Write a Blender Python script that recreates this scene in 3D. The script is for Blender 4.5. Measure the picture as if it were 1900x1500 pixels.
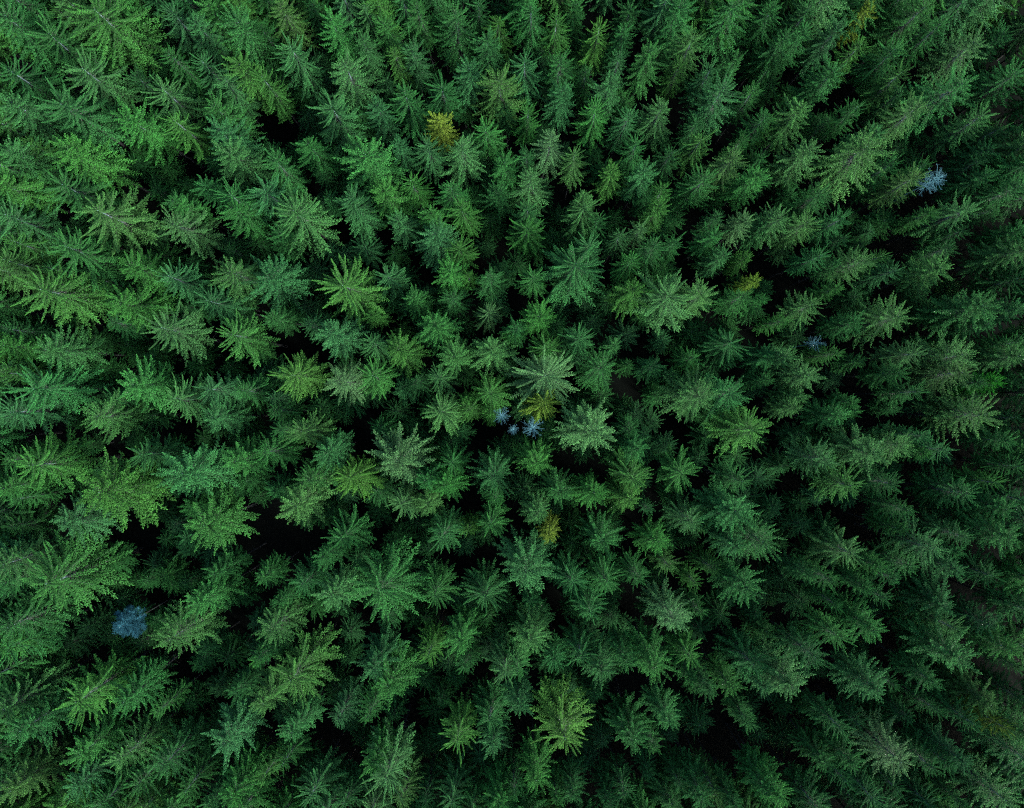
import bpy, math, random
import numpy as np
from mathutils import Vector, Matrix, Euler

for o in list(bpy.data.objects):
    bpy.data.objects.remove(o)
scene = bpy.context.scene
COL = scene.collection
R = math.radians

# ------------------------------------------------------------------ camera, sky, sun, exposure
CAM_H = 126.0                      # drone height above the forest floor, looking straight down
FPX = 1284.0                      # focal length in photo pixels (photo 1900 x 1500)
cam_data = bpy.data.cameras.new('camera')
cam_data.sensor_width = 36.0
cam_data.sensor_fit = 'HORIZONTAL'
cam_data.lens = 36.0 * FPX / 1900.0
cam_data.clip_start = 0.5
cam_data.clip_end = 2000
camera = bpy.data.objects.new('camera', cam_data)
camera.location = (0, 0, CAM_H)
camera.rotation_euler = (0, 0, 0)
COL.objects.link(camera)
scene.camera = camera

SUN_AZ, SUN_EL = 128.0, 27.0      # clockwise from +Y (picture up): light from the lower right
world = bpy.data.worlds.new('World')
scene.world = world
world.use_nodes = True
wn = world.node_tree
wn.nodes.clear()
sky = wn.nodes.new('ShaderNodeTexSky')
sky.sky_type = 'NISHITA'
sky.sun_disc = False
sky.sun_elevation = R(SUN_EL)
sky.sun_rotation = R(SUN_AZ)
sky.air_density = 1.0
sky.dust_density = 1.5
sky.ozone_density = 0.8
bg = wn.nodes.new('ShaderNodeBackground')
bg.inputs['Strength'].default_value = 0.05
wo = wn.nodes.new('ShaderNodeOutputWorld')
wn.links.new(sky.outputs[0], bg.inputs['Color'])
wn.links.new(bg.outputs[0], wo.inputs['Surface'])

sun_data = bpy.data.lights.new('sun', 'SUN')
sun_data.energy = 1.5
sun_data.angle = R(12)
sun_data.color = (1.0, 0.985, 0.94)
sun = bpy.data.objects.new('sun', sun_data)
sd = Vector((math.sin(R(SUN_AZ)) * math.cos(R(SUN_EL)), math.cos(R(SUN_AZ)) * math.cos(R(SUN_EL)), math.sin(R(SUN_EL))))
sun.rotation_euler = sd.to_track_quat('Z', 'Y').to_euler()
sun.location = (40, -40, 120)
COL.objects.link(sun)

vs = scene.view_settings
vs.view_transform = 'Standard'
vs.look = 'None'
vs.exposure = 2.7
vs.gamma = 1.0
vs.use_curve_mapping = False
scene.cycles.use_denoising = False
scene.cycles.filter_width = 1.1
scene.cycles.use_adaptive_sampling = True
scene.cycles.adaptive_threshold = 0.02
scene.cycles.max_bounces = 2
scene.cycles.diffuse_bounces = 1
scene.cycles.sample_clamp_indirect = 3.0

# ------------------------------------------------------------------ materials
def new_mat(name):
    m = bpy.data.materials.new(name)
    m.use_nodes = True
    nt = m.node_tree
    nt.nodes.clear()
    out = nt.nodes.new('ShaderNodeOutputMaterial')
    return m, nt, out

def math_node(nt, op, a, b=None, clamp=False):
    n = nt.nodes.new('ShaderNodeMath')
    n.operation = op
    n.use_clamp = clamp
    for i, v in enumerate((a, b)):
        if v is None:
            continue
        if isinstance(v, (int, float)):
            n.inputs[i].default_value = v
        else:
            nt.links.new(v, n.inputs[i])
    return n.outputs[0]

def mix_rgb(nt, mode, fac, a, b):
    n = nt.nodes.new('ShaderNodeMix')
    n.data_type = 'RGBA'
    n.blend_type = mode
    for sock, v in ((n.inputs[0], fac), (n.inputs[6], a), (n.inputs[7], b)):
        if isinstance(v, (int, float)):
            sock.default_value = v
        elif isinstance(v, tuple):
            sock.default_value = (*v, 1.0)
        else:
            nt.links.new(v, sock)
    return n.outputs[2]

def needle_material():
    # tint comes from each tree (object / instance property), age runs from the branch base to its tip
    m, nt, out = new_mat('spruce_needles')
    tint = nt.nodes.new('ShaderNodeAttribute')
    tint.attribute_type = 'INSTANCER'
    tint.attribute_name = 'tint'
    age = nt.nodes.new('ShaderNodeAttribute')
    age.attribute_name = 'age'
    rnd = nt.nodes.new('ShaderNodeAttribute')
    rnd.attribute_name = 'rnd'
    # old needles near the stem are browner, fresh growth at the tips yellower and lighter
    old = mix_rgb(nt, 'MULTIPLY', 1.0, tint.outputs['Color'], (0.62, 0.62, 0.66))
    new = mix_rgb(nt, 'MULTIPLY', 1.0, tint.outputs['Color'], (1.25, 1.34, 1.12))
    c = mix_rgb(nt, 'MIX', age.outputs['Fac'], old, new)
    var = math_node(nt, 'MULTIPLY_ADD', rnd.outputs['Fac'], 0.95)
    var.node.inputs[2].default_value = 0.53
    comb = nt.nodes.new('ShaderNodeCombineColor')
    for i in range(3):
        nt.links.new(var, comb.inputs[i])
    c = mix_rgb(nt, 'MULTIPLY', 1.0, c, comb.outputs[0])
    p = nt.nodes.new('ShaderNodeBsdfPrincipled')
    nt.links.new(c, p.inputs['Base Color'])
    p.inputs['Roughness'].default_value = 0.6
    p.inputs['Specular IOR Level'].default_value = 0.12
    nt.links.new(p.outputs[0], out.inputs['Surface'])
    return m

def bark_material(name, c1, c2, scale):
    m, nt, out = new_mat(name)
    tc = nt.nodes.new('ShaderNodeTexCoord')
    mp = nt.nodes.new('ShaderNodeMapping')
    mp.inputs['Scale'].default_value = (scale, scale, scale * 0.25)
    nt.links.new(tc.outputs['Object'], mp.inputs['Vector'])
    nz = nt.nodes.new('ShaderNodeTexNoise')
    nz.inputs['Scale'].default_value = 1.0
    nz.inputs['Detail'].default_value = 6
    nt.links.new(mp.outputs[0], nz.inputs['Vector'])
    ramp = nt.nodes.new('ShaderNodeValToRGB')
    ramp.color_ramp.elements[0].position = 0.35
    ramp.color_ramp.elements[0].color = (*c1, 1)
    ramp.color_ramp.elements[1].position = 0.68
    ramp.color_ramp.elements[1].color = (*c2, 1)
    nt.links.new(nz.outputs['Fac'], ramp.inputs[0])
    p = nt.nodes.new('ShaderNodeBsdfPrincipled')
    nt.links.new(ramp.outputs[0], p.inputs['Base Color'])
    p.inputs['Roughness'].default_value = 0.85
    p.inputs['Specular IOR Level'].default_value = 0.2
    bp = nt.nodes.new('ShaderNodeBump')
    bp.inputs['Strength'].default_value = 0.5
    bp.inputs['Distance'].default_value = 0.02
    nt.links.new(nz.outputs['Fac'], bp.inputs['Height'])
    nt.links.new(bp.outputs[0], p.inputs['Normal'])
    nt.links.new(p.outputs[0], out.inputs['Surface'])
    return m

def floor_material():
    m, nt, out = new_mat('forest_floor')
    tc = nt.nodes.new('ShaderNodeTexCoord')
    n1 = nt.nodes.new('ShaderNodeTexNoise')
    n1.inputs['Scale'].default_value = 0.35
    n1.inputs['Detail'].default_value = 8
    nt.links.new(tc.outputs['Object'], n1.inputs['Vector'])
    n2 = nt.nodes.new('ShaderNodeTexNoise')
    n2.inputs['Scale'].default_value = 6.0
    n2.inputs['Detail'].default_value = 8
    nt.links.new(tc.outputs['Object'], n2.inputs['Vector'])
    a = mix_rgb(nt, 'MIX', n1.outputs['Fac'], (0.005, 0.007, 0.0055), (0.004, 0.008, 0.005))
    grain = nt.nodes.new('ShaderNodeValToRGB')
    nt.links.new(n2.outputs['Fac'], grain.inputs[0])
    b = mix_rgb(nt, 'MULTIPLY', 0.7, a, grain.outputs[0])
    p = nt.nodes.new('ShaderNodeBsdfPrincipled')
    nt.links.new(b, p.inputs['Base Color'])
    p.inputs['Roughness'].default_value = 0.95
    p.inputs['Specular IOR Level'].default_value = 0.1
    bp = nt.nodes.new('ShaderNodeBump')
    bp.inputs['Strength'].default_value = 0.8
    bp.inputs['Distance'].default_value = 0.08
    nt.links.new(n2.outputs['Fac'], bp.inputs['Height'])
    nt.links.new(bp.outputs[0], p.inputs['Normal'])
    nt.links.new(p.outputs[0], out.inputs['Surface'])
    return m

M_NEEDLE = needle_material()
M_BARK = bark_material('spruce_bark', (0.018, 0.020, 0.020), (0.050, 0.055, 0.055), 9)
def pale_upper_bark():
    # the scaly bark below has the shade of the gaps painted in as near-black, the younger stem in the crown is smooth and pale grey-blue
    nt = M_BARK.node_tree
    p = [n for n in nt.nodes if n.type == 'BSDF_PRINCIPLED'][0]
    ramp = [n for n in nt.nodes if n.type == 'VALTORGB'][0]
    tc = [n for n in nt.nodes if n.type == 'TEX_COORD'][0]
    sep = nt.nodes.new('ShaderNodeSeparateXYZ')
    nt.links.new(tc.outputs['Object'], sep.inputs[0])
    mr = nt.nodes.new('ShaderNodeMapRange')
    mr.inputs['From Min'].default_value = 15.0
    mr.inputs['From Max'].default_value = 20.0
    nt.links.new(sep.outputs['Z'], mr.inputs['Value'])
    pale = mix_rgb(nt, 'MULTIPLY', 1.0, ramp.outputs[0], (3.2, 4.6, 5.2))
    c = mix_rgb(nt, 'MIX', mr.outputs[0], ramp.outputs[0], pale)
    nt.links.new(c, p.inputs['Base Color'])
pale_upper_bark()
M_TWIG = bark_material('spruce_twig_wood', (0.030, 0.040, 0.030), (0.10, 0.125, 0.095), 5)
M_DEAD = bark_material('weathered_dead_wood', (0.030, 0.105, 0.125), (0.090, 0.220, 0.250), 7)
M_BLUE = bark_material('blue_lichen_wood', (0.008, 0.055, 0.075), (0.026, 0.125, 0.165), 6)
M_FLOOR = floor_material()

# ------------------------------------------------------------------ ground
def ground():
    n, half = 90, 900.0
    # fine near the forest, coarse towards the horizon
    t = np.linspace(-1, 1, n)
    ax = np.sign(t) * (np.abs(t) ** 2.6) * half
    rs = np.random.RandomState(4)
    X, Y = np.meshgrid(ax, ax)
    Z = 0.25 * np.sin(X * 0.21 + 1.0) * np.cos(Y * 0.17) + 0.10 * rs.standard_normal(X.shape)
    Z[np.hypot(X, Y) > 120] *= 0.3
    v = np.stack([X, Y, Z], -1).reshape(-1, 3)
    i = np.arange(n * n).reshape(n, n)
    f = np.stack([i[:-1, :-1], i[:-1, 1:], i[1:, 1:], i[1:, :-1]], -1).reshape(-1, 4)
    me = bpy.data.meshes.new('forest_floor')
    me.from_pydata(v.tolist(), [], f.tolist())
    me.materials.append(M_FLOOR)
    for p in me.polygons:
        p.use_smooth = True
    o = bpy.data.objects.new('forest_floor', me)
    o['kind'] = 'structure'
    COL.objects.link(o)
ground()

# ------------------------------------------------------------------ spruce geometry (numpy)
TREE_H = 24.0        # height of every prototype
UP = np.array([0.0, 0.0, 1.0])

def norm(a):
    return a / np.maximum(np.linalg.norm(a, axis=-1, keepdims=True), 1e-9)

class Twigs:
    """collects needle shoots (spindles) and woody axes, then makes one mesh"""
    def __init__(self):
        self.b, self.d, self.l, self.w, self.age, self.rnd = [], [], [], [], [], []
        self.axes = []

    def add(self, b, d, l, w, age, rnd):
        self.b.append(b); self.d.append(d); self.l.append(l); self.w.append(w)
        self.age.append(age); self.rnd.append(rnd)

    def mesh(self, name, mats):
        V, F, AG, RN, MI = [], [], [], [], []
        off = 0
        if self.b:
            b = np.concatenate(self.b); d = norm(np.concatenate(self.d))
            l = np.concatenate(self.l)[:, None]; w = np.concatenate(self.w)[:, None]
            age = np.concatenate(self.age); rnd = np.concatenate(self.rnd)
            n = len(b)
            ref = np.where(np.abs(d[:, 2:3]) > 0.9, np.array([[1.0, 0, 0]]), np.array([[0, 0, 1.0]]))
            s = norm(np.cross(d, ref)); u = np.cross(s, d)
            mid = b + d * l * 0.45
            v = np.empty((n, 5, 3))
            v[:, 0] = b
            for k in range(3):
                a = math.pi / 2 + k * 2 * math.pi / 3
                v[:, 1 + k] = mid + (s * math.cos(a) + u * math.sin(a) * 0.75) * w
            v[:, 4] = b + d * l
            base = (np.arange(n) * 5)[:, None]
            tri = np.array([[0, 2, 1], [0, 3, 2], [0, 1, 3], [1, 2, 4], [2, 3, 4], [3, 1, 4]])
            f = (base[:, None, :] + tri[None]).reshape(-1, 3)
            V.append(v.reshape(-1, 3)); F.append(f)
            ag = np.repeat(age[:, None], 5, 1)
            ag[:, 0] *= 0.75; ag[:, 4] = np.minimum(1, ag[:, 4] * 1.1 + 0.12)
            AG.append(ag.reshape(-1)); RN.append(np.repeat(rnd, 5))
            MI.append(np.zeros(len(f), np.int32))
            off = n * 5
        for P, r in self.axes:          # P (m,3) polyline, r (m,) radii: three sided tube
            m = len(P)
            t = norm(np.gradient(P, axis=0))
            ref = np.array([0, 0, 1.0]) if abs(t[0, 2]) < 0.9 else np.array([1.0, 0, 0])
            s = norm(np.cross(t, ref)); u = np.cross(s, t)
            v = np.empty((m, 3, 3))
            for k in range(3):
                a = k * 2 * math.pi / 3
                v[:, k] = P + (s * math.cos(a) + u * math.sin(a)) * r[:, None]
            i = np.arange(m - 1)[:, None] * 3
            fs = []
            for k in range(3):
                k2 = (k + 1) % 3
                fs.append(np.concatenate([i + k, i + k2, i + 3 + k2], 1))
                fs.append(np.concatenate([i + k, i + 3 + k2, i + 3 + k], 1))
            f = np.concatenate(fs) + off
            V.append(v.reshape(-1, 3)); F.append(f)
            AG.append(np.zeros(m * 3)); RN.append(np.full(m * 3, 0.5))
            MI.append(np.ones(len(f), np.int32))
            off += m * 3
        V = np.concatenate(V).astype(np.float32); F = np.concatenate(F).astype(np.int32)
        me = bpy.data.meshes.new(name)
        me.vertices.add(len(V)); me.vertices.foreach_set('co', V.ravel())
        me.loops.add(F.size); me.loops.foreach_set('vertex_index', F.ravel())
        me.polygons.add(len(F))
        me.polygons.foreach_set('loop_start', np.arange(len(F), dtype=np.int32) * 3)
        for mt in mats:
            me.materials.append(mt)
        me.polygons.foreach_set('material_index', np.concatenate(MI))
        for nm, arr in (('age', AG), ('rnd', RN)):
            at = me.attributes.new(nm, 'FLOAT', 'POINT')
            at.data.foreach_set('value', np.concatenate(arr).astype(np.float32))
        me.update(calc_edges=True)
        return me

def grow_branch(T, rs, origin, az, L, a, b, c, st, brnd, fresh=(1.0, 0.0)):
    """one spruce bough: a sagging axis with an upturned end, side twigs along it and needle shoots on every twig"""
    tt = np.linspace(0, 1, 6)
    h = np.array([math.cos(az), math.sin(az), 0.0])
    side = np.array([-h[1], h[0], 0.0])
    bend = rs.uniform(-0.15, 0.15)
    def pos(t):
        t = np.asarray(t)[..., None]
        return origin + h * (L * t) + side * (L * bend * t * t) + UP * (L * (a * t + b * t * t + c * t ** 4))
    def tan(t):
        t = np.asarray(t)[..., None]
        return norm(h + side * (2 * bend * t) + UP * (a + 2 * b * t + 4 * c * t ** 3))
    T.axes.append((pos(tt[:5]), np.linspace(0.010 + 0.010 * L, 0.006, 5)))
    t0 = st['bare'] * fresh[0]
    n = max(4, int(L * (1 - t0) / st['step']))
    # the needle-clad axis itself
    m = max(3, int(L * (1 - t0) / .11))
    tm = np.linspace(t0 + .1 * (1 - t0), 1.0, m)
    Pm, Dm = pos(tm), tan(tm)
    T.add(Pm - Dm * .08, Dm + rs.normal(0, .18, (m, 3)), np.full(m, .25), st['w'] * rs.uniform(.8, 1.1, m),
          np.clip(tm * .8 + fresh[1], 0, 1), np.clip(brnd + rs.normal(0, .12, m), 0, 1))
    base_l = st['shoot'] * (0.45 + 0.55 * min(1.0, L / 1.5))
    for sg in (-1, 1, 0, 0)[:2 + st['over']]:
        t = np.clip(np.linspace(t0, .97, n) + rs.uniform(-.5, .5, n) / n, t0, 1)
        if sg == 0:
            t = t[rs.rand(n) < .7]
        k = len(t)
        if not k:
            continue
        P, D = pos(t), tan(t)
        S = norm(np.cross(D, UP)); U = np.cross(S, D)
        env = np.minimum(1.0, (1 - t) * 2.6 + 0.40) * np.minimum(1.0, (t - t0) * 3.0 + 0.5)
        l = base_l * env * rs.uniform(.6, 1.3, k)
        if sg:
            d = norm(S * sg + D * rs.uniform(.45, 1.0, k)[:, None] + U * rs.normal(st['droop'], .25, k)[:, None])
        else:
            d = norm(D * rs.uniform(.6, 1.1, k)[:, None] + U * rs.normal(st['topup'], .4, k)[:, None] + S * rs.normal(0, .45, k)[:, None])
            l = l * .7
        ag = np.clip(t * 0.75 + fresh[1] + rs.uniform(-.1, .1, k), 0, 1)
        rn = np.clip(brnd + rs.normal(0, .27, k), 0, 1)
        w = st['w'] * rs.uniform(.8, 1.25, k) * (1.0 if sg else .9)
        T.add(P, d, l, w, ag, rn)
        # needle shoots off the side twigs
        E = norm(np.cross(d, U) + 1e-6)
        for q, sgn in st['sub']:
            sd2 = d * .75 + E * sgn + U * rs.normal(.15, .35, k)[:, None]
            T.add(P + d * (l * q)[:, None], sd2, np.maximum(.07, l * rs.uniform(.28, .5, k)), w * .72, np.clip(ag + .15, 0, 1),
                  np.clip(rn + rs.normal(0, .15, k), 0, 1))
    T.add(pos([.98]), tan([1.0]), np.array([base_l * .6 + .05]), np.array([st['w']]), np.array([1.0]), np.array([brnd]))

S4 = ((.30, 1), (.45, -1), (.62, 1), (.78, -1))
S2 = ((.45, 1), (.6, -1))
STYLES = {
    # long brush-like boughs with dark gaps between them (the star shapes)
    'plume': dict(step=.080, shoot=.145, w=.031, droop=-.08, topup=.40, over=2, bare=.14, whorl=.70, per=5, prof=(2.40, 0.95), irregular=.28, lobes=.12, sub=S2, thin=3.6),
    # thick crown: broad feathery boughs of many side twigs
    'dense': dict(step=.115, shoot=.27, w=.032, droop=-.15, topup=.8, over=1, bare=.10, whorl=.58, per=6, prof=(2.15, 0.70), irregular=.30, lobes=.13, sub=S4, thin=2.0),
    # thinner old crown, bare branch bases and trunk show
    'sparse': dict(step=.115, shoot=.20, w=.028, droop=-.18, topup=.4, over=1, bare=.22, whorl=.60, per=6, prof=(2.30, 0.85), irregular=.28, lobes=.14, sub=S4[1:], thin=2.8),
}

def crown_profile(s, prof, clen):
    # rounded top, then a steady widening down to the long shaded boughs that close the canopy
    r = prof[0] * (.76 * (1 - np.exp(-(s + .10) / prof[1])) + .055 * min(s, 6.5))
    q = np.clip((s - clen * .75) / (clen * .25), 0, 1)
    return r * (1 - .4 * q)

def make_crown(name, style, seed, split=0.0):
    """the whole crown as one mesh, or (split > 0) the top boughs, down to that depth, as meshes of their own"""
    boughs = []
    rs = np.random.RandomState(seed)
    st = STYLES[style]
    T = Twigs()
    clen = rs.uniform(11.5, 13.5)
    lop = rs.uniform(0, 6.28, 3)                    # the crown is fuller on some sides
    # leader shoot and the small upright twigs round it
    n = 16
    zz = TREE_H - np.linspace(0, .75, n)
    az = rs.uniform(0, 6.28, n)
    d = np.stack([np.cos(az), np.sin(az), rs.uniform(.8, 1.6, n)], 1)
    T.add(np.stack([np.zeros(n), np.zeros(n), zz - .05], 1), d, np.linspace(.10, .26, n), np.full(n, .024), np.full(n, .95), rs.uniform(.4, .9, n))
    s = 0.30
    k = 0
    while s < clen:
        base_az = rs.uniform(0, 6.28)
        per = st['per'] + (2 if s > 2 else 0) + rs.randint(-1, 2)
        Lr = float(crown_profile(s, st['prof'], clen))
        for j in range(per):
            if s > 3.5 and rs.rand() < 0.06:
                continue                             # lost branch
            az = base_az + j * 2 * math.pi / per + rs.normal(0, .16)
            L = Lr * (1 + rs.normal(0, st['irregular'])) * (1 + st['lobes'] * (math.cos(az - lop[0]) + .8 * math.cos(2 * az - lop[1]) + .6 * math.cos(3 * az - lop[2] + s)))
            L = float(np.clip(L, .16, 3.6))
            q = min(1.0, s / 5.0)
            a = 1.15 * (1 - q) ** 1.5 - 0.20 * q + rs.normal(0, .08)
            b = -0.12 - 0.20 * q + rs.normal(0, .04)
            c = 0.16 + 0.10 * q
            z = TREE_H - s - L * 0.0 + rs.normal(0, .06)
            # below the top the boughs carry broad, thick, overlapping sprays
            if s < st['thin']:
                low = st
            elif s < 5.8:
                low = dict(st, w=st['w'] * 1.5, shoot=max(.26, st['shoot'] * 1.2), step=st['step'] * 1.25, sub=S2)
            else:
                low = dict(st, w=st['w'] * 2.3, shoot=max(.42, st['shoot'] * 1.4), step=max(.17, st['step'] * 1.7), sub=S2[:1], over=1)
            B = Twigs() if .5 < s < split else T
            grow_branch(B, rs, np.array([0, 0, z]), az, L, a, b, c, low, float(np.clip(rs.normal(.5, .17), 0, 1)),
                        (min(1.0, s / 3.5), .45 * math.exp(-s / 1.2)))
            if B is not T:
                boughs.append(B.mesh('branch', [M_NEEDLE, M_TWIG]))
        # short boughs between the whorls
        for j in range(1):
            L = Lr * rs.uniform(.3, .6)
            if L > .2:
                st2 = dict(st); st2['over'] = 1
                grow_branch(T, rs, np.array([0, 0, TREE_H - s - st['whorl'] * .5]), rs.uniform(0, 6.28), L, .1 - .2 * min(1, s / 5), -.15, .15, st2,
                            float(np.clip(rs.normal(.5, .17), 0, 1)))
        s += st['whorl'] * (0.45 if s < 1.6 else 1.0) * rs.uniform(.85, 1.15) * (1.15 if s > clen * .6 else 1.0)
    # dead bare branches below the living crown
    for j in range(14):
        z = rs.uniform(4.0, TREE_H - clen)
        az = rs.uniform(0, 6.28)
        L = rs.uniform(.4, 1.3)
        tt = np.linspace(0, 1, 4)
        P = np.stack([np.cos(az) * L * tt, np.sin(az) * L * tt, z - L * .3 * tt * tt], 1)
        T.axes.append((P, np.linspace(.022, .006, 4)))
    me = T.mesh(name, [M_NEEDLE, M_TWIG])
    return (me, boughs) if split else me

def make_trunk(name, seed, top=TREE_H - .1, mat=None):
    rs = np.random.RandomState(seed)
    m, k = 13, 8
    z = np.linspace(-0.4, top, m)
    r = 0.025 + 0.165 * (1 - np.clip(z, 0, None) / TREE_H) ** .85
    r[0] *= 1.45; r[1] *= 1.08
    wob = np.cumsum(rs.normal(0, .012, (m, 2)), 0) * np.sin(np.linspace(0, math.pi, m))[:, None]
    a = np.arange(k) * 2 * math.pi / k
    v = np.stack([wob[:, 0:1] + r[:, None] * np.cos(a), wob[:, 1:2] + r[:, None] * np.sin(a), np.repeat(z[:, None], k, 1)], -1).reshape(-1, 3)
    f = []
    for i in range(m - 1):
        for j in range(k):
            j2 = (j + 1) % k
            f.append((i * k + j, i * k + j2, i * k + k + j2, i * k + k + j))
    f.append(tuple(range((m - 1) * k, m * k)))
    me = bpy.data.meshes.new(name)
    me.from_pydata(v.tolist(), [], f)
    for p in me.polygons:
        p.use_smooth = True
    me.materials.append(mat or M_BARK)
    return me

KIT = {}
for style, cnt in (('plume', 5), ('dense', 7), ('sparse', 5)):
    KIT[style] = [make_crown('crown_%s' % style, style, 100 * len(style) + 7 * i + 1) for i in range(cnt)]
SPLIT = [make_crown('crown_boughs', 'plume', 100 * len('plume') + 7 * i + 1, 2.9) for i in range(5)]
TRUNKS = [make_trunk('trunk', 40 + i) for i in range(4)]

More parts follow.
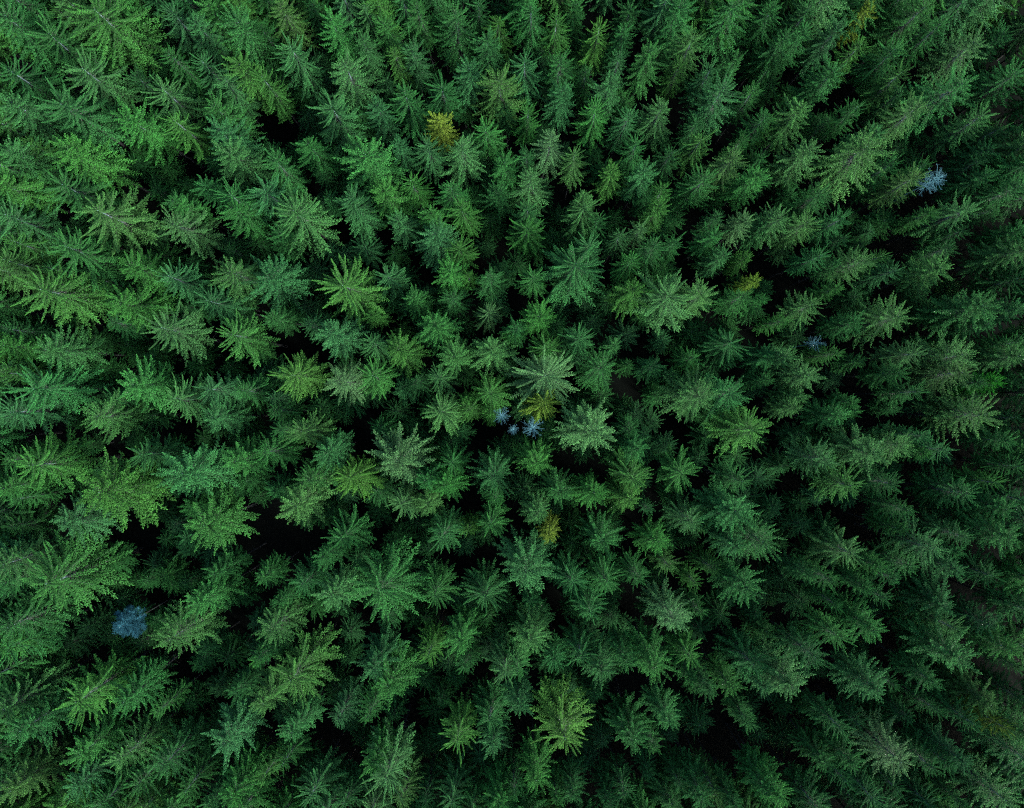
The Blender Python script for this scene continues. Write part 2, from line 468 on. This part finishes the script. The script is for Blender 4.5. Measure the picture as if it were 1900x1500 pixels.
# ------------------------------------------------------------------ where each tree top stands in the photo
# per tile of the photo: (x, y) of the tree top and crown width in the enlarged tile, then the look
#  g mid green  G fresh green  b blue-green  l pale grey-green  y yellow-green  Y yellow  o olive  d deep green (lower tree)
TZ = 1895.0 / 480.0
TILES = {
 (0, 0): "30,110,300,g 410,60,130,y 690,70,430,y 350,240,300,g 150,180,240,d 60,510,260,g 600,500,320,l 1250,80,230,b 1430,160,180,b 1530,40,220,G 1740,160,260,g 1230,390,170,g 1470,440,200,b 1750,470,220,y 1640,570,200,b 1180,640,270,l 80,750,260,b 440,760,330,g 940,870,270,G 1270,880,200,y 1560,780,200,g 1600,950,250,b 60,1100,260,b 490,1090,300,G 1680,1120,260,l 450,1350,300,g 1490,1350,170,g 1680,1420,230,g 200,1040,130,y 1260,1470,150,g 800,820,150,d 1000,560,160,d",
 (475, 0): "180,40,210,o 410,30,150,d 550,140,200,G 790,40,200,l 930,170,180,g 780,290,160,b 1180,50,180,g 1460,100,230,g 1690,280,180,b 1770,160,140,y 250,340,240,b 1140,350,160,b 1010,380,140,y 650,470,270,l 1560,500,200,b 1360,640,220,d 1780,590,260,o 550,780,260,b 890,770,170,b 1090,680,240,g 1330,880,180,Y 1820,790,140,d 1680,930,190,G 380,1050,190,g 130,1170,180,g 480,1270,120,d 1040,1050,140,b 800,1130,330,G 1250,1060,200,b 1510,1070,230,l 1820,1190,200,g 1130,1320,160,G 60,1390,260,b 530,1440,120,d 690,1450,170,b 930,1400,240,y 1430,1380,200,g 1770,1420,180,d 290,1490,120,b 770,860,130,d 1330,150,120,d 1630,20,150,d 30,200,130,g 40,560,170,y",
 (950, 0): "140,50,180,g 330,120,170,y 470,30,150,d 640,190,170,Z 820,210,150,g 870,60,160,d 1230,50,230,g 1330,270,220,l 1620,50,260,g 1650,420,140,g 1010,370,200,g 790,410,140,b 90,440,200,b 350,440,190,g 540,530,150,d 720,610,200,b 1460,500,150,b 1550,640,240,b 1770,660,150,g 1230,470,130,y 370,660,200,b 120,810,150,G 610,790,200,G 860,840,160,b 1100,780,180,l 1860,850,150,g 290,1000,180,p 460,1120,170,l 910,1050,170,g 1170,1120,170,d 1390,1020,180,y 1690,1030,120,g 1630,1150,200,o 110,1140,150,d 130,1300,200,l 730,1240,150,y 970,1250,180,b 1110,1380,130,G 1420,1300,190,g 1800,1280,190,G 530,1440,150,l 1870,60,110,d 1880,500,110,d 1830,1150,120,d 990,1440,120,d 1350,900,120,d",
 (1420, 0): "60,50,160,g 320,60,180,g 290,210,150,g 150,270,170,g 540,200,170,b 770,40,140,Y 710,320,150,y 950,360,200,d 1160,220,160,d 1290,170,160,g 1170,50,260,g 1530,310,260,l 1750,240,160,d 1840,540,240,d 510,520,220,g 1000,530,170,y 1450,610,300,g 990,680,110,b 1120,780,220,l 1600,840,190,l 270,780,220,l 680,780,160,g 460,880,130,d 40,870,120,G 820,960,170,b 750,1070,320,l 320,1090,220,l 1720,940,170,d 1850,950,120,d 1640,1090,160,d 940,1190,150,g 1180,1200,110,g 1110,1290,180,o 1300,1285,160,D 1630,1280,160,d 1870,1360,200,g 1560,1180,150,d 830,1340,110,d 400,1420,200,d",
 (0, 375): "30,90,270,b 1300,20,140,G 710,60,340,l 1260,160,250,l 1690,40,200,g 80,280,210,y 470,320,320,g 20,420,200,l 950,470,230,G 290,640,380,y 1230,540,220,b 1680,510,260,l 880,740,280,G 1510,720,190,b 1180,920,310,l 1690,970,270,y 330,1080,270,b 40,930,180,d 20,1050,200,G 30,1250,160,y 240,1370,350,g 970,1340,270,G 1270,1440,240,l 1520,1370,210,b 1770,1380,170,g 130,1480,130,b 1680,350,110,d 820,1450,150,d 350,480,150,d 700,560,130,d 820,880,140,d",
 (475, 375): "270,60,350,l 690,10,230,b 1040,130,170,b 1280,80,160,G 1500,40,190,y 1310,230,240,b 1480,330,170,y 90,550,310,b 630,610,340,y 950,530,190,b 1150,700,160,g 1420,500,200,G 1550,540,110,y 1710,550,170,g 1440,700,190,d 1700,800,150,p 1310,900,230,G 110,850,150,g 380,890,150,b 540,960,250,b 850,1020,180,b 840,830,120,y 1040,1080,230,y 1880,950,140,G 1450,1130,210,l 1720,1080,250,l 260,1270,260,Z 610,1320,230,p 850,1270,210,G 1170,1320,150,d 1330,1280,170,b 1710,1400,210,y 130,1440,140,b 1550,1450,120,y 180,230,200,d",
 (950, 375): "110,40,170,g 530,30,200,l 640,120,140,g 1080,30,160,y 110,190,190,G 570,320,190,b 470,450,350,g 800,230,140,b 950,180,130,p 1040,310,170,g 880,420,170,G 1200,290,140,g 1510,100,120,b 1490,240,160,g 1710,130,150,p 1850,190,150,d 1550,390,140,b 1720,400,120,y 1790,570,110,Y 150,550,170,g 890,640,220,y 1160,690,350,l 1390,670,240,l 1700,690,190,g 1830,710,120,g 200,840,200,G 30,940,150,g 490,1000,180,b 750,1050,130,b 250,1070,180,y 245,1270,350,p 660,1210,230,g 850,1190,110,d 1040,1200,160,d 1330,1140,140,G 1180,1260,140,d 1610,1030,210,d 1890,1130,180,d 1600,1400,270,g 1380,1430,300,l 240,1465,190,Y 1880,1300,120,g",
 (1420, 375): "110,120,200,l 310,150,210,o 570,120,170,g 1220,70,120,G 1490,50,220,l 1670,60,150,d 1870,200,170,d 1450,210,130,g 570,270,130,d 870,390,120,y 720,430,200,l 420,390,150,g 530,440,90,b 960,500,140,b 1290,480,210,l 1360,330,140,g 530,630,130,y 350,750,200,l 140,870,110,G 670,880,160,g 980,840,250,l 1600,760,300,g 1640,890,150,g 1850,560,200,d 1860,780,180,d 530,1110,120,y 150,1130,150,l 320,1270,200,l 380,1030,90,E 1120,1110,190,l 1450,1120,260,l 1450,1250,230,o 980,1250,150,g 1130,1390,150,g 1580,1320,140,b 1700,1310,160,H 1890,1020,150,g 1860,1130,200,l 1830,1300,130,d 270,1430,140,l 650,1470,120,g 700,1170,120,d 1540,1440,140,d",
 (0, 750): "70,60,240,b 710,90,270,l 1550,100,200,b 50,420,140,g 210,450,340,y 1020,370,200,g 1330,510,340,b 1720,420,240,G 720,650,390,y 20,620,180,G 470,870,250,b 1490,890,310,G 90,900,180,d 20,1180,310,l 330,1320,430,y 20,1320,200,g 1440,1460,230,G 100,700,140,g 190,1440,150,d 1570,1250,180,d 1350,980,140,d",
 (475, 750): "130,50,140,g 330,200,210,l 180,190,150,d 60,350,210,g 520,360,230,b 390,560,210,g 680,540,260,Z 1030,420,350,p 1345,50,230,l 1720,50,140,y 1560,40,160,y 1800,90,100,D 1880,190,70,D 1430,430,200,d 1240,560,170,g 1380,600,200,G 1740,520,240,d 1760,690,140,g 1060,740,190,l 1260,730,190,l 290,750,290,l 130,640,160,d 620,990,240,g 1710,890,190,G 1550,930,120,Z 1360,980,210,g 490,1120,180,g 340,1320,190,d 550,1410,250,l 900,1370,420,g 1310,1410,210,g 1680,1420,240,g 40,1280,160,d 1080,1480,110,g 170,1450,150,d 900,180,140,d",
 (950, 750): "150,175,120,D 585,195,350,p 180,430,210,G 870,190,150,d 920,330,170,g 1250,510,240,G 1760,190,290,y 1690,570,190,g 350,640,210,g 600,650,210,G 890,550,230,y 870,700,210,y 1000,770,100,b 190,800,190,l 1640,790,290,g 1320,870,210,l 270,960,140,Y 660,1000,240,d 1070,1010,200,G 1840,1010,270,g 1650,1040,190,b 100,1220,330,b 450,1310,210,g 700,1300,220,g 930,1280,160,g 1150,1190,140,o 1350,1320,130,y 1480,1210,140,y 1720,1350,240,g 130,1450,130,d 560,1450,200,d",
 (1420, 750): "210,30,150,l 550,90,190,g 660,50,120,g 440,410,210,l 800,350,270,l 1010,300,210,l 1160,230,150,b 1610,80,270,l 1330,340,170,b 1180,360,120,G 1790,270,160,g 1870,460,150,g 630,600,230,y 940,590,170,g 1480,660,230,g 1700,580,140,G 1770,770,210,g 1050,780,150,g 1800,970,250,g 1470,980,160,b 650,1100,240,l 1000,920,120,G 1240,1060,230,l 1410,1220,180,b 1420,1090,130,g 840,1190,150,g 1070,1190,180,d 330,1260,140,b 490,1300,160,g 950,1290,140,g 740,1350,150,g 890,1430,150,g 1660,1260,220,d 1320,1480,250,d 1870,700,200,d 1850,100,150,d 530,1480,120,g",
 (0, 1120): "50,180,290,g 20,340,240,g 890,170,190,B 1240,270,290,l 550,730,320,y 900,730,240,g 20,780,290,l 140,940,290,g 1150,800,120,G 580,1110,240,G 870,1150,230,l 1190,1190,250,g 1640,1030,260,b 70,1380,250,o 540,1360,210,b 730,1480,220,g 1000,1340,210,g 1350,1390,190,g 1690,1430,240,G 1530,1480,140,b 1720,650,170,d 420,1440,130,d 1870,430,120,G",
 (475, 1120): "100,200,240,l 250,570,350,y 50,740,250,l 20,400,140,g 860,490,240,b 960,610,270,G 1490,280,230,G 1260,390,180,y 260,950,190,b 600,850,160,b 820,830,160,g 850,1190,190,G 950,1290,310,l 1820,520,220,l 1470,1020,220,y 1710,860,210,d 1730,1050,170,b 390,1430,230,b 190,1190,160,g 40,1290,160,y 1430,1470,200,b 1780,1470,220,G 640,1470,230,d 1060,1440,190,o 1240,1450,150,d 110,330,130,d 1680,130,110,d 1530,460,140,d",
 (950, 1120): "140,270,240,l 40,500,190,g 310,410,160,d 510,400,190,g 580,70,190,g 660,500,210,b 840,430,180,g 1050,470,250,G 1320,410,190,G 1190,130,250,p 1380,70,130,g 1770,450,270,d 1620,620,180,G 1450,640,150,b 1320,560,150,g 60,760,180,b 390,1000,330,Z 880,1000,250,d 1150,860,210,g 1050,1060,140,g 610,680,120,d 180,1300,210,G 20,1390,130,g 1230,1330,170,d 1400,1440,210,g 720,1480,150,d 830,1400,170,d 1170,1470,200,d 1500,1410,160,o 1870,1390,190,g 1860,620,140,b 1730,880,150,d 440,1410,170,d 330,1450,130,g 1010,1260,120,d 1640,1490,160,g",
 (1420, 1120): "200,620,280,l 370,400,210,g 560,260,210,G 800,200,210,G 1400,190,180,l 1430,410,290,g 830,640,230,b 960,610,110,g 1230,580,180,g 1810,350,200,G 1870,480,110,l 1660,750,210,o 1770,920,180,Y 1530,890,180,g 570,930,170,g 690,890,140,d 440,1170,190,d 660,1190,180,g 1000,1170,290,p 1230,1210,190,g 1360,1190,150,g 1470,1170,180,b 1270,790,130,g 110,1430,210,G 600,1310,140,g 810,1460,180,b 980,1380,130,g 1200,1480,210,d 1770,1450,290,l 1460,1480,110,g 1870,1270,170,d 1880,710,160,d 1060,850,140,d 450,1480,140,d 1650,160,220,d 640,1440,130,d",
}
TINT = {
 'g': (0.022, 0.108, 0.028), 'G': (0.028, 0.130, 0.028), 'b': (0.028, 0.116, 0.038), 'l': (0.040, 0.132, 0.038),
 'p': (0.053, 0.142, 0.050), 'y': (0.034, 0.128, 0.026), 'Z': (0.045, 0.142, 0.026), 'Y': (0.120, 0.205, 0.028),
 'o': (0.041, 0.118, 0.030), 'd': (0.021, 0.102, 0.028), 'H': (0.014, 0.134, 0.010),
}
LOOK = {'g': 'mid-green', 'G': 'fresh green', 'b': 'blue-green', 'l': 'pale grey-green', 'p': 'frosted pale-green', 'y': 'yellow-green',
        'Z': 'lime-yellow', 'Y': 'yellow', 'o': 'olive', 'd': 'dark green', 'H': 'vivid green'}
STYLE_FOR = {'g': ('plume', 'dense', 'sparse', 'dense'), 'G': ('plume', 'dense', 'dense'), 'b': ('dense', 'dense', 'plume'),
             'l': ('sparse', 'dense', 'sparse', 'plume'), 'p': ('sparse', 'dense'), 'y': ('plume', 'plume', 'dense'), 'Z': ('plume',),
             'Y': ('dense', 'plume'), 'o': ('sparse', 'dense'), 'd': ('plume', 'sparse', 'dense', 'dense'), 'H': ('dense',)}
LANDMARKS = [((1011, 747), 'the central yellow spruce'), ((1018, 993), 'the small yellow spruce below centre'), ((812, 223), 'the yellow spruce above centre'),
             ((1615, 10), 'the yellow spruce at the top edge'), ((1112, 48), 'the lime spruce near the top'), ((1403, 520), 'the tiny pale-yellow spruce'),
             ((1749, 325), 'the bare blue dead spruce'), ((225, 1163), 'the bushy blue dead tree'), ((960, 785), 'the three tiny dead trees'),
             ((505, 990), 'the black clearing'), ((1868, 1353), 'the yellowish spruce at the right edge'), ((1850, 707), 'the vivid green tree'),
             ((200, 20), 'the big yellow-green spruce by the top edge')]

# crowns whose make is plain in the photo
SEEN_STYLE = [(s_, x, y) for s_, lst in (
    ('dense', ((1098, 799), (498, 515), (612, 618), (975, 1059), (736, 856), (182, 915), (378, 975), (338, 879), (677, 286), (806, 603), (548, 940), (1640, 555), (1825, 570))),
    ('plume', ((634, 530), (1012, 697), (1244, 550), (816, 763), (84, 1084), (175, 18), (73, 537), (543, 390), (299, 608), (703, 1097), (1049, 1373), (541, 697), (428, 620), (647, 887), (1069, 489), (1318, 874))),
    ('sparse', ((1299, 737), (1610, 271), (1787, 154), (1668, 588), (1787, 659), (1787, 691), (846, 25), (1341, 162), (1284, 970))),
    ) for x, y in lst]
rng = random.Random(11)
trees = []
for (tx, ty), s in TILES.items():
    for rec in s.split():
        x, y, w, c = rec.split(',')
        trees.append([tx + float(x) / TZ, ty + float(y) / TZ, float(w) / TZ, c])

def unproject(u, v, z):
    d = CAM_H - z
    return Vector(((u - 950.0) / FPX * d, (750.0 - v) / FPX * d, z))

CROWN_K = 1.13
def tree_height(w, c):
    h = 22.6 + 0.055 * (w - 50) + rng.uniform(-.9, .9)
    if c == 'd':
        h -= 3.2
    if w < 36:
        h -= 1.6
    return max(15.5, min(27.0, h))

def direction_word(du, dv):
    a = math.degrees(math.atan2(-dv, du)) % 360
    return ['right of', 'above right of', 'above', 'above left of', 'left of', 'below left of', 'below', 'below right of'][int((a + 22.5) // 45) % 8]

COLS = ['far left', 'left', 'left of centre', 'centre', 'right of centre', 'right', 'far right']
ROWS = ['top', 'upper', 'above middle', 'below middle', 'lower', 'bottom']
COUNT = ['', 'one', 'two', 'three', 'four', 'five', 'six', 'seven', 'eight', 'nine', 'ten']
NTH = ['', 'first', 'second', 'third', 'fourth', 'fifth', 'sixth', 'seventh', 'eighth', 'ninth', 'tenth']

def label_stem(u, v, w, c):
    size = 'very large' if w > 84 else 'large' if w > 66 else 'medium' if w > 46 else 'small'
    txt = '%s %s spruce' % (size, LOOK[c])
    best = min(LANDMARKS, key=lambda L: math.hypot(u - L[0][0], v - L[0][1]))
    dist = math.hypot(u - best[0][0], v - best[0][1])
    if dist <= 14:
        return txt + ' at ' + COLS[min(6, int(u / 1900 * 7))] + ', ' + ROWS[min(5, int(v / 250))]
    if dist < 105:
        return txt + ' %s %s' % (direction_word(u - best[0][0], v - best[0][1]), best[1])
    return txt + ' at ' + COLS[min(6, int(u / 1900 * 7))] + ', ' + ROWS[min(5, int(v / 250))]

def make_labels(lst):
    """look + part of the picture; equal texts are told apart by their order in that part"""
    stems = {}
    for k, (u, v, w, c) in enumerate(lst):
        stems.setdefault(label_stem(u, v, w, c), []).append(k)
    out = [''] * len(lst)
    for stem, ks in stems.items():
        if len(ks) == 1:
            out[ks[0]] = stem
            continue
        xs = [lst[k][0] for k in ks]; ys = [lst[k][1] for k in ks]
        across = max(xs) - min(xs) >= max(ys) - min(ys)
        first, last, side = ('leftmost', 'rightmost', 'left') if across else ('topmost', 'lowest', 'top')
        for i, k in enumerate(sorted(ks, key=lambda k: lst[k][0 if across else 1])):
            if i == 0:
                t = '%s of %s' % (first, COUNT[len(ks)])
            elif i == len(ks) - 1:
                t = '%s of %s' % (last, COUNT[len(ks)])
            else:
                t = '%s from %s of %s' % (NTH[i + 1], side, COUNT[len(ks)])
            out[k] = stem + ', ' + t
    return out

def place(u, v, w, c):
    """base position, rotation and scale of a tree whose top is seen at photo pixel (u, v)"""
    h = tree_height(w, c)
    apex = unproject(u, v, h)
    d = CAM_H - h
    width = w * d / FPX * CROWN_K
    sxy = width / (2 * 2.4)
    sxy = max(.42, min(2.2, sxy))
    rot = Euler((R(rng.gauss(0, 1.3)), R(rng.gauss(0, 1.3)), rng.uniform(0, 6.283)), 'XYZ')
    sz = h / TREE_H
    base = apex - rot.to_matrix() @ Vector((0, 0, h))
    base.z = 0.0
    return base, rot, (sxy * rng.uniform(.94, 1.06), sxy * rng.uniform(.94, 1.06), sz)

def jitter(t):
    k = rng.uniform(.86, 1.16)
    return [t[0] * k * rng.uniform(.9, 1.1), t[1] * k, t[2] * k * rng.uniform(.9, 1.12)]

live = [t for t in trees if t[3] not in 'DEB']
dead = [t for t in trees if t[3] in 'DEB']
rank = sorted(live, key=lambda t: -t[2] * (0.62 if t[3] == 'd' else 1.0) - (1000 if t[3] in 'YZH' else 0))
MAIN = rank[:300]
REST = rank[300:]

LABELS = make_labels(MAIN)
for (u, v, w, c), text in zip(MAIN, LABELS):
    base, rot, sc = place(u, v, w, c)
    root = bpy.data.objects.new('spruce_tree', None)
    root.empty_display_size = 0.5
    root.location = base
    root.rotation_euler = rot
    root.scale = sc
    root['label'] = text
    root['category'] = 'spruce tree'
    root['group'] = 'spruces of the forest canopy'
    COL.objects.link(root)
    st = rng.choice(STYLE_FOR[c])
    if w > 80 and c in 'gyl':
        st = 'plume'
    for s_, x_, y_ in SEEN_STYLE:
        if math.hypot(u - x_, v - y_) < 14:
            st = s_
    boughs = []
    if st == 'plume' and w > 56:                       # stars whose single boughs can be told apart
        crown_mesh, boughs = rng.choice(SPLIT)
    else:
        crown_mesh = rng.choice(KIT[st])
    cr = bpy.data.objects.new('crown', crown_mesh)
    cr.parent = root
    cr['tint'] = jitter(TINT[c])
    COL.objects.link(cr)
    for bm_ in boughs:
        br = bpy.data.objects.new('branch', bm_)
        br.parent = cr
        br['tint'] = list(cr['tint'])
        COL.objects.link(br)
    tr = bpy.data.objects.new('trunk', rng.choice(TRUNKS))
    tr.parent = root
    COL.objects.link(tr)

# ------------------------------------------------------------------ the rest of the forest as one mass
pts = []
for u, v, w, c in REST:
    base, rot, sc = place(u, v, w, c)
    pts.append((base, rot, sc, jitter(TINT[c]), rng.randrange(17)))
taken = [(p[0].x, p[0].y) for p in pts]
hx, hy = 950 / FPX, 750 / FPX
for i in range(12000):                                  # trees that stand round the framed piece of forest
    h = rng.uniform(20, 25)
    d = CAM_H - h
    X, Y = rng.uniform(-1, 1) * (hx * (CAM_H - 24) + 30), rng.uniform(-1, 1) * (hy * (CAM_H - 24) + 30)
    if abs(X) < hx * d + .6 and abs(Y) < hy * d + .6:
        continue
    if any((X - a) ** 2 + (Y - b) ** 2 < 3.6 ** 2 for a, b in taken):
        continue
    taken.append((X, Y))
    s = rng.uniform(.9, 1.35)
    c = rng.choice('ggGbldy')
    pts.append((Vector((X, Y, 0)), Euler((R(rng.gauss(0, 1)), R(rng.gauss(0, 1)), rng.uniform(0, 6.28))), (s, s, h / TREE_H), jitter(TINT[c]), rng.randrange(17)))

tops = [unproject(t[0], t[1], 0) for t in trees]
for p in tops:
    p *= (CAM_H - 23.0) / CAM_H
n_low = 0
for i in range(9000):                                  # suppressed young spruces in the shade between the tall ones
    X, Y = rng.uniform(-1, 1) * hx * (CAM_H - 10), rng.uniform(-1, 1) * hy * (CAM_H - 10)
    if math.hypot(X + 445 / FPX * (CAM_H - 4), Y + 238 / FPX * (CAM_H - 4)) < 6.5:           # the clearing stays open
        continue
    if any((X - a) ** 2 + (Y - b) ** 2 < 2.3 ** 2 for a, b in taken):
        continue
    if any((X - p.x) ** 2 + (Y - p.y) ** 2 < 1.5 ** 2 for p in tops):
        continue
    taken.append((X, Y))
    h = rng.uniform(6, 13)
    s = rng.uniform(.65, 1.0)
    pts.append((Vector((X, Y, 0)), Euler((R(rng.gauss(0, 1)), R(rng.gauss(0, 1)), rng.uniform(0, 6.28))), (s, s, h / TREE_H), jitter(TINT[rng.choice('gdb')]), rng.randrange(17)))
    n_low += 1
    if n_low >= 760:
        break

pool_c = bpy.data.collections.new('crown_pool')
for i, me in enumerate(sum((KIT[k] for k in ('plume', 'dense', 'sparse')), [])):
    o = bpy.data.objects.new('pool_crown_%02d' % i, me)
    pool_c.objects.link(o)
pool_t = bpy.data.collections.new('trunk_pool')
for i, me in enumerate(TRUNKS):
    pool_t.objects.link(bpy.data.objects.new('pool_trunk_%02d' % i, me))

me = bpy.data.meshes.new('spruce_mass')
me.from_pydata([tuple(p[0]) for p in pts], [], [])
def put(nm, typ, field, data):
    at = me.attributes.new(nm, typ, 'POINT')
    at.data.foreach_set(field, np.asarray(data, dtype=np.int32 if typ == 'INT' else np.float32).ravel())
put('rot', 'FLOAT_VECTOR', 'vector', [tuple(p[1]) for p in pts])
put('siz', 'FLOAT_VECTOR', 'vector', [p[2] for p in pts])
put('tint', 'FLOAT_COLOR', 'color', [(*p[3], 1.0) for p in pts])
put('pick', 'INT', 'value', [p[4] for p in pts])
mass = bpy.data.objects.new('spruce_mass', me)
mass['kind'] = 'stuff'
mass['label'] = 'smaller spruces filling the gaps and the forest beyond the picture edges'
mass['category'] = 'spruces'
COL.objects.link(mass)
ng = bpy.data.node_groups.new('spruce_scatter', 'GeometryNodeTree')
ng.interface.new_socket('Geometry', in_out='INPUT', socket_type='NodeSocketGeometry')
ng.interface.new_socket('Geometry', in_out='OUTPUT', socket_type='NodeSocketGeometry')
gi = ng.nodes.new('NodeGroupInput'); go = ng.nodes.new('NodeGroupOutput')
join = ng.nodes.new('GeometryNodeJoinGeometry')
def attr(nm, typ):
    n = ng.nodes.new('GeometryNodeInputNamedAttribute')
    n.data_type = typ
    n.inputs['Name'].default_value = nm
    return n.outputs['Attribute']
for pool in (pool_c, pool_t):
    ci = ng.nodes.new('GeometryNodeCollectionInfo')
    ci.inputs['Collection'].default_value = pool
    ci.inputs['Separate Children'].default_value = True
    ci.inputs['Reset Children'].default_value = True
    ip = ng.nodes.new('GeometryNodeInstanceOnPoints')
    ip.inputs['Pick Instance'].default_value = True
    e2r = ng.nodes.new('FunctionNodeEulerToRotation')
    ng.links.new(attr('rot', 'FLOAT_VECTOR'), e2r.inputs[0])
    ng.links.new(gi.outputs[0], ip.inputs['Points'])
    ng.links.new(ci.outputs[0], ip.inputs['Instance'])
    ng.links.new(attr('pick', 'INT'), ip.inputs['Instance Index'])
    ng.links.new(e2r.outputs[0], ip.inputs['Rotation'])
    ng.links.new(attr('siz', 'FLOAT_VECTOR'), ip.inputs['Scale'])
    ng.links.new(ip.outputs[0], join.inputs[0])
ng.links.new(join.outputs[0], go.inputs[0])
md = mass.modifiers.new('scatter', 'NODES')
md.node_group = ng

# ------------------------------------------------------------------ dead trees
def dead_bough(seed, L, up, bush, mat):
    rs = np.random.RandomState(seed)
    T = Twigs()
    tt = np.linspace(0, 1, 6)
    bend = rs.uniform(-.2, .2)
    def pos(t):
        t = np.asarray(t)[..., None]
        return np.array([1.0, 0, 0]) * L * t + np.array([0, 1.0, 0]) * L * bend * t * t + UP * L * (up * t - .18 * t * t)
    T.axes.append((pos(tt), np.linspace(.024, .009, 6) * (1.0 if bush > 20 else 1.25)))
    n = int(bush * L)
    for t in rs.uniform(.15, 1, n):
        p = pos([t])[0]
        az = rs.choice([-1, 1]) * rs.uniform(.4, 1.1)
        l2 = L * (1.15 - t) * rs.uniform(.25, .55) + .05
        d = np.array([math.cos(az), math.sin(az), rs.uniform(-.1, .45)])
        q = np.linspace(0, 1, 3)[:, None]
        P = p + d * l2 * q + np.array([0, 0, .12 * l2]) * q * q
        T.axes.append((P, np.array([.013, .010, .005])))
    return T.mesh('dead_bough', [mat, mat])

BOUGHS = [dead_bough(900 + i, 1.0, .1 + .15 * (i % 3), 5, M_DEAD) for i in range(5)]
BUSHY = [dead_bough(950 + i, 1.0, .25 + .1 * i, 46, M_BLUE) for i in range(3)]
DEAD_LABEL = {}
dead_text = ['bare blue-grey dead spruce beside the olive spruce, upper right',
             'bushy dusty-blue dead tree among green spruces, lower left',
             'larger star-shaped bare dead treetop, leftmost of the three near the centre',
             'tiniest bare dead treetop, middle of the three near the centre',
             'star-shaped bare dead treetop, rightmost of the three by the dark gap',
             'dim blue dead treetop deep in shade, right of centre']
def dead_key(u, v, c):
    if c == 'B': return dead_text[1]
    if c == 'E': return dead_text[5]
    if u > 1600: return dead_text[0]
    return dead_text[2] if u < 940 else dead_text[3] if u < 965 else dead_text[4]
for u, v, w, c in dead:
    h = {'D': 22.0, 'E': 17.5, 'B': 19.0}[c]
    d = CAM_H - h
    rad = w * d / FPX * .5 * 1.2
    apex = unproject(u, v, h)
    root = bpy.data.objects.new('dead_tree', None)
    root.location = (apex.x, apex.y, 0)
    root.scale = (1, 1, 1)
    root['label'] = dead_key(u, v, c)
    root['category'] = 'dead tree'
    root['group'] = 'dead trees among the spruces'
    COL.objects.link(root)
    tr = bpy.data.objects.new('trunk', make_trunk('dead_trunk', int(u), TREE_H - .1, M_BARK if c == 'B' else M_DEAD))
    tr.scale = (.75, .75, h / TREE_H)
    tr.parent = root
    COL.objects.link(tr)
    s = .12
    small = w < 34
    while s < (2.3 if small else 5.5 if c != 'B' else 4.5):
        per = 6 if small else 5
        a0 = rng.uniform(0, 6.28)
        for j in range(per):
            L = rad * min(1.0, (.28 + s / 2.6)) * rng.uniform(.7, 1.15) if not small else rad * rng.uniform(.6, 1.35)
            br = bpy.data.objects.new('branch', rng.choice(BUSHY if c == 'B' else BOUGHS))
            br.parent = root
            br.location = (0, 0, h - s)
            br.rotation_euler = (0, -R(rng.uniform(-5, 18) + 28 * max(0, 1 - s)), a0 + j * 6.283 / per + rng.gauss(0, .2))
            br.scale = (L, L, L)
            COL.objects.link(br)
        s += .5 if small else .42 if c != 'B' else .30
print('tris', sum(len(m.polygons) for m in bpy.data.meshes))
print('trees', len(trees), 'main', len(MAIN), 'mass', len(pts))
